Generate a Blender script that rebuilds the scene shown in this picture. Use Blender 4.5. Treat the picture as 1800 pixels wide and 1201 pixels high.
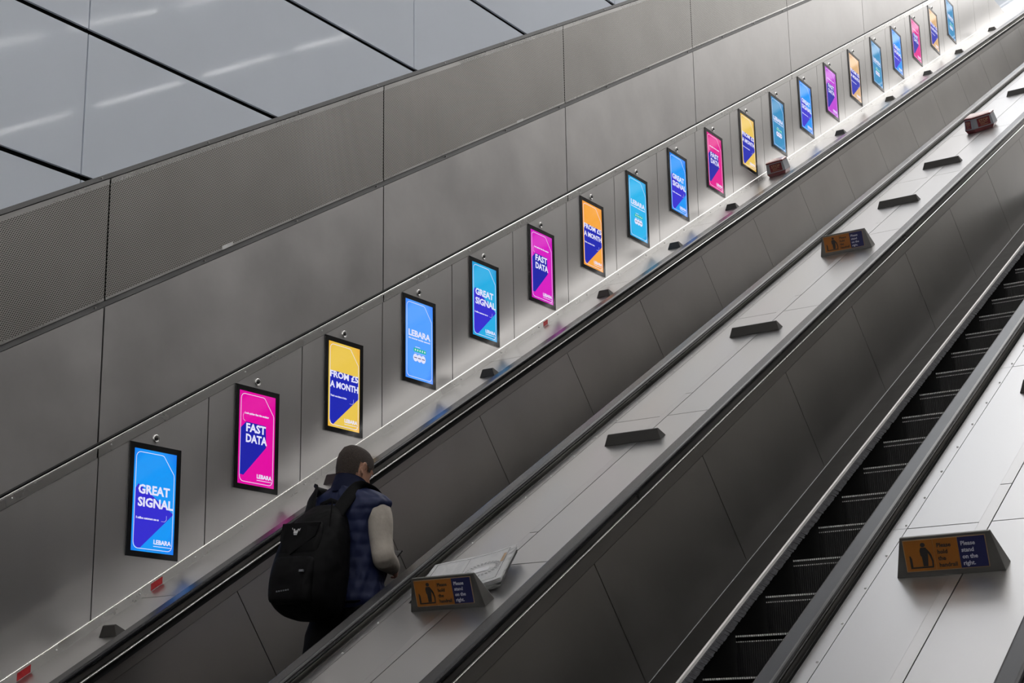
import bpy, bmesh, math, random
from mathutils import Vector, Matrix

random.seed(7)
sc = bpy.context.scene
for o in list(bpy.data.objects):
    bpy.data.objects.remove(o, do_unlink=True)
C = sc.collection

# ------------------------------------------------------------------ frame of reference
# x = across the shaft, s = up the 30 degree slope, n = square to the slope.
CAM_Z = 6.0
C30, S30 = math.cos(math.pi / 6), 0.5
T30 = math.tan(math.pi / 6)
def P(x, s, n):
    return Vector((x, s * C30 - n * S30, s * S30 + n * C30 + CAM_Z))
def Zyn(y, n):                      # height of the line n=const above a given y
    return y * T30 + n / C30 + CAM_Z

# ------------------------------------------------------------------ camera
cd = bpy.data.cameras.new('camera'); cam = bpy.data.objects.new('camera', cd); C.objects.link(cam)
cd.sensor_width = 36.0; cd.lens = 2818.76 / 1800 * 36; cd.clip_end = 300
R_ = Vector((0.83437065, 0.55097217, -0.01597749))
U_ = Vector((0.14951485, -0.1983294, 0.96866442))
F_ = Vector((-0.53053834, 0.81061403, 0.24785875))
m = Matrix((( R_.x, U_.x, -F_.x, 0), (R_.y, U_.y, -F_.y, 0), (R_.z, U_.z, -F_.z, CAM_Z), (0, 0, 0, 1)))
cam.matrix_world = m
sc.camera = cam

# ------------------------------------------------------------------ world and exposure
w = bpy.data.worlds.new('world'); sc.world = w; w.use_nodes = True
bg = w.node_tree.nodes['Background']
bg.inputs[0].default_value = (1.0, 0.985, 0.97, 1); bg.inputs[1].default_value = 3.3
sc.view_settings.view_transform = 'Standard'; sc.view_settings.look = 'None'
sc.view_settings.gamma = 1.0; sc.view_settings.use_curve_mapping = False
sc.view_settings.exposure = 0.0
sc.cycles.max_bounces = 10; sc.cycles.diffuse_bounces = 5; sc.cycles.glossy_bounces = 6
sc.cycles.sample_clamp_indirect = 6.0
sc.cycles.use_denoising = True

FILL_LINES = [(-4.7, 3.1), (1.2, 3.2)]           # x, n of the two fill-light lines added under the ceiling
def area(name, loc, rot, sx, sy, power, col=(1, 1, 1), portal=False):
    l = bpy.data.lights.new(name, 'AREA'); l.shape = 'RECTANGLE'; l.size = sx; l.size_y = sy
    l.energy = power; l.color = col
    o = bpy.data.objects.new(name, l); C.objects.link(o); o.location = loc; o.rotation_euler = rot
    if portal: l.cycles.is_portal = True
    return o
# daylight: the roof is open glass from s = 17 upwards; portals guide the sky through it
area('roof_light_portal', P(-1.3, 29.0, 4.4), (math.radians(30), 0, 0), 11, 24, 1, portal=True)
area('end_light_portal', P(-1.3, 41.0, 1.0), (math.radians(120), 0, 0), 11, 9, 1, portal=True)

# ------------------------------------------------------------------ material helpers
def mat(name):
    m = bpy.data.materials.new(name); m.use_nodes = True
    return m, m.node_tree, m.node_tree.nodes['Principled BSDF']
def N(nt, t, **kw):
    n = nt.nodes.new(t)
    for k, v in kw.items():
        setattr(n, k, v)
    return n
def ramp(nt, fac, stops):
    r = N(nt, 'ShaderNodeValToRGB')
    while len(r.color_ramp.elements) < len(stops):
        r.color_ramp.elements.new(0.5)
    for e, (p, c) in zip(r.color_ramp.elements, stops):
        e.position = p; e.color = (*c, 1) if len(c) == 3 else c
    nt.links.new(fac, r.inputs[0]); return r.outputs[0]
def noise(nt, scale, detail=3, stretch=(1, 1, 1), rough=0.5):
    tc = N(nt, 'ShaderNodeTexCoord'); mp = N(nt, 'ShaderNodeMapping'); mp.inputs['Scale'].default_value = stretch
    nz = N(nt, 'ShaderNodeTexNoise'); nz.inputs['Scale'].default_value = scale; nz.inputs['Detail'].default_value = detail
    nz.inputs['Roughness'].default_value = rough
    nt.links.new(tc.outputs['Object'], mp.inputs[0]); nt.links.new(mp.outputs[0], nz.inputs[0]); return nz.outputs[0]
def metal(name, col, rough, var=0.08, cvar=0.06, scale=2.0, stretch=(1, 1, 1), bump=0.0, bscale=3.0, bstretch=(1, 1, 1), metallic=1.0):
    m, nt, b = mat(name)
    b.inputs['Metallic'].default_value = metallic
    f = noise(nt, scale, 5, stretch, 0.6)
    lo = tuple(c * (1 - cvar) for c in col); hi = tuple(min(1, c * (1 + cvar)) for c in col)
    nt.links.new(ramp(nt, f, [(0.3, lo), (0.7, hi)]), b.inputs['Base Color'])
    mr = N(nt, 'ShaderNodeMapRange'); mr.inputs[1].default_value = 0.3; mr.inputs[2].default_value = 0.7
    mr.inputs[3].default_value = max(0.02, rough - var); mr.inputs[4].default_value = rough + var
    nt.links.new(f, mr.inputs[0]); nt.links.new(mr.outputs[0], b.inputs['Roughness'])
    if bump:
        bn = N(nt, 'ShaderNodeBump'); bn.inputs['Strength'].default_value = bump; bn.inputs['Distance'].default_value = 0.02
        nt.links.new(noise(nt, bscale, 2, bstretch), bn.inputs['Height']); nt.links.new(bn.outputs[0], b.inputs['Normal'])
    return m
def plain(name, col, rough, spec=0.5, cvar=0.08, scale=8.0, metallic=0.0, bump=0.0, bscale=60.0, coat=0.0):
    m = metal(name, col, rough, 0.03, cvar, scale, metallic=metallic, bump=bump, bscale=bscale)
    b = m.node_tree.nodes['Principled BSDF']
    b.inputs['Specular IOR Level'].default_value = spec; b.inputs['Coat Weight'].default_value = coat
    return m
def emis(name, col, strength, col2=None, size=None):
    """a lit screen behind glossy glass; col2 is the colour at the rim of the printed glow"""
    m, nt, b = mat(name)
    b.inputs['Base Color'].default_value = (0.01, 0.01, 0.012, 1); b.inputs['Roughness'].default_value = 0.07
    b.inputs['Emission Strength'].default_value = strength
    if col2:
        tc = N(nt, 'ShaderNodeTexCoord'); mp = N(nt, 'ShaderNodeMapping')
        mp.inputs['Location'].default_value = (0, 0.03, 0.0); mp.inputs['Scale'].default_value = (0, 3.4, 2.0)
        g = N(nt, 'ShaderNodeTexGradient', gradient_type='SPHERICAL')
        nt.links.new(tc.outputs['Object'], mp.inputs[0]); nt.links.new(mp.outputs[0], g.inputs[0])
        nt.links.new(ramp(nt, g.outputs[0], [(0.0, col2), (0.42, col)]), b.inputs['Emission Color'])
    else:
        b.inputs['Emission Color'].default_value = (*col, 1)
        f = noise(nt, 30, 1)
        nt.links.new(ramp(nt, f, [(0.0, col), (1.0, col)]), b.inputs['Emission Color'])
    return m

ORD = ['first', 'second', 'third', 'fourth', 'fifth', 'sixth', 'seventh', 'eighth', 'ninth', 'tenth', 'eleventh', 'twelfth', 'thirteenth', 'fourteenth', 'fifteenth', 'sixteenth', 'seventeenth', 'eighteenth', 'nineteenth', 'twentieth', 'twenty-first']
M = {}
M['steel_band'] = metal('steel_band', (0.70, 0.685, 0.67), 0.36, 0.04, 0.04, 1.3, (1, 1.2, 0.4), 0.05, 1.3, (1, 1.6, 0.25))
M['steel_matt'] = metal('steel_matt', (0.56, 0.545, 0.535), 0.40, 0.05, 0.10, 1.6, (1, 1, 1), 0.02, 1.5)
M['steel_trim'] = metal('steel_trim', (0.62, 0.61, 0.59), 0.28, 0.05)
M['steel_bright'] = metal('steel_bright', (0.85, 0.84, 0.82), 0.22, 0.04)
M['steel_mirror'] = metal('steel_mirror', (0.70, 0.69, 0.68), 0.13, 0.01, 0.02)
M['steel_deck'] = metal('steel_deck', (0.48, 0.472, 0.468), 0.30, 0.008, 0.012, 1.2)
M['steel_balustrade'] = metal('steel_balustrade', (0.485, 0.47, 0.45), 0.30, 0.02, 0.06, 1.5)
M['channel'] = metal('channel', (0.22, 0.22, 0.22), 0.5, 0.06, 0.12, 4)
M['steel_cover'] = metal('steel_cover', (0.50, 0.49, 0.485), 0.35, 0.008, 0.012, 1.2)
M['void'] = plain('void', (0.012, 0.012, 0.013), 0.8)
M['rubber'] = plain('rubber', (0.012, 0.012, 0.014), 0.24, 0.34, 0.15, 3)
M['guide'] = metal('guide', (0.42, 0.41, 0.39), 0.35)
M['skirt'] = plain('skirt', (0.014, 0.013, 0.012), 0.55, 0.06)
M['skirt_dark'] = plain('skirt_dark', (0.004, 0.004, 0.004), 0.9, 0.02)
M['brush'] = plain('brush', (0.035, 0.035, 0.04), 0.8, 0.3, 0.6, 40)
M['brush_base'] = plain('brush_base', (0.86, 0.84, 0.81), 0.4)
M['step'] = plain('step', (0.012, 0.012, 0.012), 0.5, 0.4, 0.3, 30)
M['cleat'] = plain('cleat', (0.75, 0.75, 0.74), 0.4)
M['block'] = plain('block', (0.035, 0.033, 0.03), 0.5, 0.3)
M['cast'] = metal('cast', (0.17, 0.166, 0.155), 0.45, 0.05, 0.12, 10)
M['frame'] = plain('frame', (0.006, 0.006, 0.007), 0.18, 0.5)
M['glass'] = plain('back_painted_glass', (0.80, 0.86, 0.95), 0.05, 0.5, 0.02, 0.8, bump=0.03, bscale=1.1)
M['orange'] = plain('orange_print', (0.25, 0.085, 0.006), 0.4)
M['navy'] = plain('navy_print', (0.008, 0.010, 0.065), 0.4)
M['white_print'] = plain('white_print', (0.50, 0.50, 0.56), 0.5)
M['black_print'] = plain('black_print', (0.012, 0.010, 0.010), 0.5)
M['sign_edge'] = plain('sign_edge', (0.30, 0.20, 0.11), 0.5)
M['red'] = plain('red_vinyl', (0.42, 0.015, 0.02), 0.4, 0.4, 0.2, 60)
M['stop_red'] = plain('stop_red', (0.11, 0.006, 0.010), 0.3)
M['stop_lid'] = plain('stop_lid', (0.62, 0.44, 0.42), 0.2, 0.6)
M['stop_grey'] = plain('stop_grey', (0.20, 0.21, 0.23), 0.4)
M['paper'] = plain('newsprint', (0.97, 0.97, 0.98), 0.75, 0.2, 0.05, 20)
M['ink'] = plain('ink', (0.16, 0.16, 0.17), 0.8, 0.2)
M['ink_pale'] = plain('ink_pale', (0.76, 0.76, 0.78), 0.8, 0.2)
M['ink_tan'] = plain('ink_tan', (0.42, 0.30, 0.20), 0.8, 0.2)
M['sticker'] = plain('sticker', (0.75, 0.75, 0.73), 0.5)
M['floor'] = plain('stone_floor', (0.16, 0.16, 0.165), 0.35, 0.4, 0.15, 6)
M['dark_wall'] = metal('dark_wall', (0.13, 0.127, 0.124), 0.5, 0.06, 0.12, 1.2, metallic=0.3)
M['ceiling'] = plain('ceiling_panel', (0.72, 0.72, 0.72), 0.5, 0.4, 0.08, 1.5)
M['fill_down'] = emis('fill_glow_down', (1.0, 0.98, 0.96), 14.0)  # downward glow of the added ceiling fill lights
M['lamp_dim'] = emis('lamp_diffuser_dim', (1.0, 0.98, 0.96), 6.0)
M['lamp'] = emis('fill_glow', (1.0, 0.97, 0.94), 28.0)  # upward glow of the added ceiling fill lights
M['skin'] = plain('skin', (0.46, 0.25, 0.17), 0.5, 0.4, 0.10, 30)
M['hair'] = plain('hair', (0.045, 0.034, 0.028), 0.7, 0.25, 0.5, 160, bump=0.5, bscale=260)
M['gilet'] = plain('gilet', (0.008, 0.014, 0.055), 0.60, 0.3, 0.05, 9, bump=0.3, bscale=11)
M['jumper'] = plain('jumper', (0.40, 0.365, 0.32), 0.85, 0.2, 0.10, 12, bump=0.25, bscale=22)
M['trousers'] = plain('trousers', (0.004, 0.004, 0.005), 0.8, 0.2, 0.3, 20, bump=0.3, bscale=16)
M['pack'] = plain('pack_nylon', (0.0035, 0.0035, 0.004), 0.62, 0.10, 0.3, 14, bump=1.0, bscale=8)
M['webbing'] = plain('webbing', (0.0045, 0.0045, 0.005), 0.7, 0.12, 0.2, 90)
M['logo'] = plain('logo_white', (0.7, 0.7, 0.7), 0.5)
M['shoe'] = plain('shoe', (0.02, 0.02, 0.02), 0.5)
M['phone'] = plain('phone', (0.01, 0.01, 0.012), 0.15)

def perforated():
    m, nt, b = mat('perforated_steel')
    L = nt.links.new
    tc = N(nt, 'ShaderNodeTexCoord'); sp = N(nt, 'ShaderNodeSeparateXYZ'); L(tc.outputs['Object'], sp.inputs[0])
    def ma(op, a, c=None):
        n = N(nt, 'ShaderNodeMath', operation=op)
        if isinstance(a, (int, float)): n.inputs[0].default_value = a
        else: L(a, n.inputs[0])
        if c is not None:
            if isinstance(c, (int, float)): n.inputs[1].default_value = c
            else: L(c, n.inputs[1])
        return n.outputs[0]
    p = 0.0135
    v = ma('DIVIDE', sp.outputs[2], p * 0.866); row = ma('FLOOR', v); fv = ma('SUBTRACT', ma('FRACT', v), 0.5)
    u = ma('ADD', ma('DIVIDE', sp.outputs[1], p), ma('MULTIPLY', row, 0.5)); fu = ma('SUBTRACT', ma('FRACT', u), 0.5)
    fv = ma('MULTIPLY', fv, 0.866)
    d = ma('SQRT', ma('ADD', ma('MULTIPLY', fu, fu), ma('MULTIPLY', fv, fv)))
    mr_ = N(nt, 'ShaderNodeMapRange'); mr_.inputs[1].default_value = 0.28; mr_.inputs[2].default_value = 0.42; mr_.inputs[3].default_value = 1.0; mr_.inputs[4].default_value = 0.0; L(d, mr_.inputs[0]); hole = mr_.outputs[0]
    f = noise(nt, 1.3, 4)
    base = ramp(nt, f, [(0.3, (0.52, 0.50, 0.47)), (0.7, (0.62, 0.60, 0.57))])
    mx = N(nt, 'ShaderNodeMix', data_type='RGBA'); L(hole, mx.inputs[0]); L(base, mx.inputs[6]); mx.inputs[7].default_value = (0.10, 0.097, 0.09, 1)
    L(mx.outputs[2], b.inputs['Base Color'])
    b.inputs['Metallic'].default_value = 1.0; b.inputs['Roughness'].default_value = 0.40
    return m
M['perforated'] = perforated()

# ------------------------------------------------------------------ mesh helpers
def link(name, me, parent=None, loc=None, rot=None):
    o = bpy.data.objects.new(name, me); C.objects.link(o)
    if parent is not None: o.parent = parent
    if loc is not None: o.location = loc
    if rot is not None: o.rotation_euler = rot
    return o
def from_bm(name, bm, mats, smooth=False):
    me = bpy.data.meshes.new(name)
    bmesh.ops.recalc_face_normals(bm, faces=bm.faces)
    bm.to_mesh(me); bm.free()
    for mm in (mats if isinstance(mats, (list, tuple)) else [mats]):
        me.materials.append(mm)
    if smooth:
        for p in me.polygons: p.use_smooth = True
    return me
def obj(name, bm, mats, parent=None, loc=None, rot=None, smooth=False):
    return link(name, from_bm(name, bm, mats, smooth), parent, loc, rot)
def box(bm, a, b, mi=0):
    x0, y0, z0 = a; x1, y1, z1 = b
    v = [bm.verts.new(p) for p in ((x0, y0, z0), (x1, y0, z0), (x1, y1, z0), (x0, y1, z0), (x0, y0, z1), (x1, y0, z1), (x1, y1, z1), (x0, y1, z1))]
    for f in ((0, 3, 2, 1), (4, 5, 6, 7), (0, 1, 5, 4), (1, 2, 6, 5), (2, 3, 7, 6), (3, 0, 4, 7)):
        bm.faces.new([v[i] for i in f]).material_index = mi
def prism(bm, poly, axis, a, b, mi=0):
    """extrude a 2D polygon along an axis ('x': poly is (y,z); 's': poly is (x,n); 'z': poly is (x,y))"""
    def mk(p, t):
        return {'x': (t, p[0], p[1]), 's': (p[0], t, p[1]), 'z': (p[0], p[1], t)}[axis]
    va = [bm.verts.new(mk(p, a)) for p in poly]; vb = [bm.verts.new(mk(p, b)) for p in poly]
    k = len(poly)
    bm.faces.new(va[::-1]).material_index = mi; bm.faces.new(vb).material_index = mi
    for i in range(k):
        bm.faces.new((va[i], va[(i + 1) % k], vb[(i + 1) % k], vb[i])).material_index = mi
def hull(bm, pts, mi=0):
    vs = [bm.verts.new(p) for p in pts]
    r = bmesh.ops.convex_hull(bm, input=vs)
    for g in r['geom']:
        if isinstance(g, bmesh.types.BMFace): g.material_index = mi
    junk = list({g for g in r.get('geom_interior', []) + r.get('geom_unused', []) if isinstance(g, bmesh.types.BMVert)})
    if junk: bmesh.ops.delete(bm, geom=junk, context='VERTS')
def bevel(bm, w, seg=1, ang=35):
    es = [e for e in bm.edges if len(e.link_faces) == 2 and e.calc_face_angle(0) > math.radians(ang)]
    if es: bmesh.ops.bevel(bm, geom=es, offset=w, segments=seg, affect='EDGES', profile=0.5)
def clip_half(poly, a, b, c):
    """keep a*p0+b*p1 <= c"""
    out = []
    for i in range(len(poly)):
        p, q = poly[i], poly[(i + 1) % len(poly)]
        dp, dq = a * p[0] + b * p[1] - c, a * q[0] + b * q[1] - c
        if dp <= 0: out.append(p)
        if dp * dq < 0:
            t = dp / (dp - dq); out.append((p[0] + t * (q[0] - p[0]), p[1] + t * (q[1] - p[1])))
    return out
def empty(name, loc, rot=None):
    o = bpy.data.objects.new(name, None); C.objects.link(o); o.location = loc; o.empty_display_size = 0.1
    if rot is not None: o.rotation_euler = rot
    return o
def tag(o, label, cat, group=None):
    o['label'] = label; o['category'] = cat
    if group: o['group'] = group
    return o
def struct(o):
    o['kind'] = 'structure'; return o
SLOPE = (math.radians(30), 0, 0)
_txt = {}
def text_mesh(body, size, bold=0.0, align='LEFT', depth=0.0006, width=None):
    """flat lettering in the local x-y plane, turned into a mesh; width squeezes it to that width"""
    key = (body, size, bold, align, width)
    if key in _txt: return _txt[key]
    cu = bpy.data.curves.new('lettering', 'FONT'); cu.body = body; cu.size = size; cu.offset = bold; cu.align_x = align
    cu.space_line = 1.0; cu.extrude = depth; cu.resolution_u = 2
    o = bpy.data.objects.new('lettering', cu); C.objects.link(o)
    dg = bpy.context.evaluated_depsgraph_get()
    me = bpy.data.meshes.new_from_object(o.evaluated_get(dg))
    bpy.data.objects.remove(o, do_unlink=True)
    if width and len(me.vertices):
        xs = [v.co.x for v in me.vertices]; k = width / max(1e-6, max(xs) - min(xs)); x0 = min(xs)
        for v in me.vertices: v.co.x = (v.co.x - x0) * k
    _txt[key] = me
    return me

# ================================================================== THE SETTING
XW = -6.8
YMAX, S0, S1 = 33.0, -2.0, 38.0
ZLAND = 12.345 + CAM_Z              # level joint where the sloping bands stop at the top landing

wl = bpy.data.objects.new('wall_left', None)
bm = bmesh.new()
prism(bm, [(-6, 0.0), (-6, 14.0), (44, 34), (44, 0.0)], 'x', XW - 0.30, XW - 0.075)
wl = struct(obj('wall_left', bm, M['void']))

def wall_piece(name, poly, x0, x1, mt, bev=0.0015):
    if len(poly) < 3: return None
    bm = bmesh.new(); prism(bm, poly, 'x', x0, x1)
    if bev: bevel(bm, bev)
    return obj(name, bm, mt, wl)
def band_poly(y0, y1, n0, n1, top=True):
    p = [(y0, Zyn(y0, n0)), (y1, Zyn(y1, n0)), (y1, Zyn(y1, n1)), (y0, Zyn(y0, n1))]
    return clip_half(p, 0, 1, ZLAND - 0.01) if top else p

# glass cladding: level joints every 0.908 m, upright joints every 3.19 m
for j in range(-2, 16):
    y0 = 5.915 + 3.19 * (j - 2) + 0.005; y1 = y0 + 3.18
    for i in range(-8, 24):
        z0 = 4.147 + 0.908 * i + 0.017 + CAM_Z; z1 = z0 + 0.874
        p = [(y0, z0), (y1, z0), (y1, z1), (y0, z1)]
        nlim = -0.184 if z0 < ZLAND - 0.1 else -2.515
        # keep what lies above the slope line
        p = clip_half(p, T30, -1, -(nlim / C30 + CAM_Z))
        if len(p) >= 3 and min(q[1] for q in p) < 30 and y0 < YMAX + 2:
            if min(q[1] for q in p) > 12 + 0.62 * min(q[0] for q in p): continue
            wall_piece('glass_panel', p, XW - 0.03, XW - 0.012, M['glass'], 0.002)

def wall_bead(name, xc, nc, r, seg):
    send = (ZLAND - CAM_Z - nc * C30) / S30 if nc > -2.0 else 36.0
    s = -1.0
    while s < send:
        e = min(s + seg, send)
        bm = bmesh.new(); prism(bm, [(xc + r * math.cos(i * math.pi / 4 + 0.39), nc + r * math.sin(i * math.pi / 4 + 0.39)) for i in range(8)], 's', s + 0.001, e)
        obj(name, bm, M['steel_bright'], wl, P(0, 0, 0), SLOPE); s += seg
YJ = [6.128 + 2.59 * k for k in range(-3, 9)]
g = 0.0055
for k in range(len(YJ) - 1):
    y0, y1 = YJ[k] + g, YJ[k + 1] - g
    wall_piece('perforated_panel', band_poly(y0, y1, -0.845, -0.245), XW - 0.012, XW - 0.002, M['perforated'])
    wall_piece('panel_border', band_poly(y0, y1, -0.245, -0.2155), XW - 0.012, XW, M['steel_trim'])
    wall_piece('panel_border', band_poly(y0, y1, -0.858, -0.829 - 0.016), XW - 0.012, XW, M['steel_trim'])
    wall_piece('upper_panel', band_poly(y0, y1, -1.576, -0.894), XW - 0.014, XW, M['steel_matt'], 0.003)
    wall_piece('channel', band_poly(y0 - g, y1 + g, -0.2105, -0.1835), XW - 0.05, XW - 0.012, M['channel'])
    wall_piece('channel', band_poly(y0 - g, y1 + g, -0.891, -0.862), XW - 0.05, XW - 0.014, M['channel'])
    wall_piece('shadow_gap_lining', band_poly(y0 - g, y1 + g, -1.592, -1.576), XW - 0.05, XW - 0.025, M['channel'])
    wall_piece('trim_band', band_poly(y0, y1, -1.6525, -1.606), XW - 0.012, XW + 0.004, M['steel_trim'])
wall_bead('bright_bead', XW + 0.004, -1.599, 0.0065, 3.0)
wall_bead('skirting_bead', XW + 0.004, -2.4405, 0.0048, 3.6)
# bolts in the channels
bm = bmesh.new(); bmesh.ops.create_cone(bm, cap_ends=True, segments=8, radius1=0.007, radius2=0.005, depth=0.012)
bmesh.ops.rotate(bm, verts=bm.verts, cent=(0, 0, 0), matrix=Matrix.Rotation(math.pi / 2, 3, 'Y'))
bolt = from_bm('bolt', bm, M['steel_trim'])
for nn, st in ((-0.197, 0.86), (-0.876, 0.86)):
    for k in range(22):
        y = 4.35 + st * k
        z = Zyn(y, nn)
        if z < ZLAND - 0.05: link('bolt', bolt, wl, (XW - 0.012, y, z))
# poster band, one panel to a screen
PER = 0.8574
YS = [6.366 + PER * k + 0.002 * max(0, k - 11) ** 2 for k in range(20)]           # left edges of the screens
for k in range(-4, 25):
    off = lambda q: 6.138 + PER * q + 0.002 * max(0, q - 11) ** 2
    y0 = off(k) + 0.004; y1 = off(k + 1) - 0.004
    wall_piece('poster_band_panel', band_poly(y0, y1, -2.4425, -1.655), XW - 0.014, XW, M['steel_band'], 0.002)
# skirting along the deck
for k in range(-2, 9):
    y0 = 4.94 + 3.12 * k; y1 = y0 + 3.118
    p = band_poly(y0, y1, -2.52, -2.4445, False)
    wall_piece('skirting_strip', p, XW - 0.012, XW + 0.006, M['steel_trim'], 0.001)
bm = bmesh.new(); bmesh.ops.create_uvsphere(bm, u_segments=8, v_segments=6, radius=0.0055)
screw = from_bm('screw', bm, M['cleat'], True)
for k in range(46):
    y = 4.6 + 0.47 * k + random.uniform(-0.12, 0.12)
    link('screw', screw, wl, (XW + 0.007, y, Zyn(y, -2.467)))
for k in range(40):
    y = 5.55 + 0.60 * k + random.uniform(-0.1, 0.1)
    if Zyn(y, -1.63) < ZLAND: link('screw', screw, wl, (XW + 0.005, y, Zyn(y, -1.622)))

# the rest of the shaft (behind and beside the camera)
def slope_slab(name, x0, x1, s0, s1, n0, n1, mt):
    bm = bmesh.new(); box(bm, (x0, s0, n0), (x1, s1, n1)); return struct(obj(name, bm, mt, None, P(0, 0, 0), SLOPE))
bm = bmesh.new(); prism(bm, [(-6, 0), (-6, 14), (44, 34), (44, 0)], 'x', 4.2, 4.5); struct(obj('wall_right', bm, M['dark_wall']))
bm = bmesh.new(); box(bm, (-7.1, -6.3, 0), (4.5, -6.0, 12)); struct(obj('wall_back', bm, M['dark_wall']))
slope_slab('ceiling', -7.0, 4.4, -4.5, 17.0, 4.0, 4.3, M['ceiling'])
bm = bmesh.new(); box(bm, (-6.75, 34.6, 18.4), (-4.4, 34.9, 22.95)); struct(obj('dark_reflection_block', bm, M['dark_wall']))  # unseen dark block, added to darken the reflection in the balustrade
bm = bmesh.new(); box(bm, (-7.1, -6.3, -0.3), (4.5, 2.0, 0)); struct(obj('floor', bm, M['floor']))
bm = bmesh.new(); box(bm, (-7.1, 33.9, 18.5), (4.5, 44, 18.86)); struct(obj('floor_upper', bm, M['floor']))

# unseen fill lights, added under the ceiling to brighten the shaft
LAB = {-4.7: 'left', 1.2: 'right'}
for lx, ln in FILL_LINES:
    for k in range(4):
        s = 0.6 + 3.9 * k
        t = empty('added_fill_light', P(lx, s, ln), SLOPE)
        bm = bmesh.new(); prism(bm, [(-0.16, 0.0), (-0.05, -0.09), (0.05, -0.09), (0.16, 0.0), (0.16, 0.05), (0.15, 0.05), (0.14, 0.005), (-0.14, 0.005), (-0.15, 0.05), (-0.16, 0.05)], 's', -1.6, 1.6); obj('trough', bm, M['steel_trim'], t)
        bm = bmesh.new(); box(bm, (-0.07, -1.58, 0.008), (0.07, 1.58, 0.03)); obj('diffuser', bm, M['lamp'], t)
        bm = bmesh.new(); box(bm, (-0.045, -1.58, -0.096), (0.045, 1.58, -0.088)); obj('lower_fill_face', bm, M['fill_down'], t)
        for q in (-1.2, 1.2):
            bm = bmesh.new(); box(bm, (-0.155, q - 0.01, 0.03), (-0.15, q + 0.01, 0.85)); box(bm, (0.15, q - 0.01, 0.03), (0.155, q + 0.01, 0.85)); obj('hanger', bm, M['steel_trim'], t)
        tag(t, '%s unseen fill light added up the %s line under the ceiling' % (ORD[k], LAB[lx]), 'lamp', 'fill lights added under the ceiling')

# wall lamps on the far side, mirrored as broken streaks in the glass
for wn in (0.55, 1.75):
    for k in range(7):
        s = 9.0 + 2.6 * k
        t = empty('wall_lamp', P(4.2, s, wn), SLOPE)
        bm = bmesh.new(); box(bm, (-0.06, -1.02, -0.05), (0.0, 1.02, 0.05)); bevel(bm, 0.006); obj('housing', bm, M['steel_trim'], t)
        bm = bmesh.new(); box(bm, (-0.07, -1.0, -0.022), (-0.06, 1.0, 0.022)); obj('diffuser', bm, M['lamp_dim'], t)
        tag(t, '%s strip lamp up the %s row on the far wall' % (ORD[k], 'lower' if wn < 1 else 'upper'), 'lamp', 'strip lamps on the far wall')

# ================================================================== ESCALATORS
NOSE = -3.367
PITCH = 0.4 / C30
# step: riser and tread with cleats, world upright
def step_mesh(width=1.0):
    bm = bmesh.new(); h = width / 2
    box(bm, (-h, 0.006, -0.24), (h, 0.03, -0.008), 0)          # riser plate
    box(bm, (-h, 0.006, -0.03), (h, 0.41, -0.012), 0)          # tread plate
    k = int(width / 0.0125)
    for i in range(k):
        x = -h + 0.0125 * (i + 0.5)
        box(bm, (x - 0.003, 0.004, -0.012), (x + 0.003, 0.40, -0.002), 0)
        box(bm, (x - 0.003, -0.004, -0.009), (x + 0.003, 0.004, 0.0), 1)
        box(bm, (x - 0.0025, -0.003, -0.036), (x + 0.0025, 0.004, -0.030), 1)
        box(bm, (x - 0.003, 0.0, -0.225), (x + 0.003, 0.006, -0.042), 0)
    return from_bm('step', bm, [M['step'], M['cleat']])
STEP = step_mesh()

def extr(poly, s0, s1):
    bm = bmesh.new(); prism(bm, poly, 's', s0, s1); return bm
def arc(cx, cy, r, a0, a1, k=7):
    return [(cx + r * math.cos(math.radians(a0 + (a1 - a0) * i / k)), cy + r * math.sin(math.radians(a0 + (a1 - a0) * i / k))) for i in range(k + 1)]
def handrail_poly(c, sgn):
    """section of a handrail, c = centre; width 0.09, top at n = -2.44"""
    t = -2.44; hw = 0.045; r = 0.016
    return (arc(c + hw - r, t - r, r, 90, -60) + [(c + hw - 0.026, t - 0.036), (c - hw + 0.026, t - 0.036)] + arc(c - hw + r, t - r, r, 240, 90))

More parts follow.
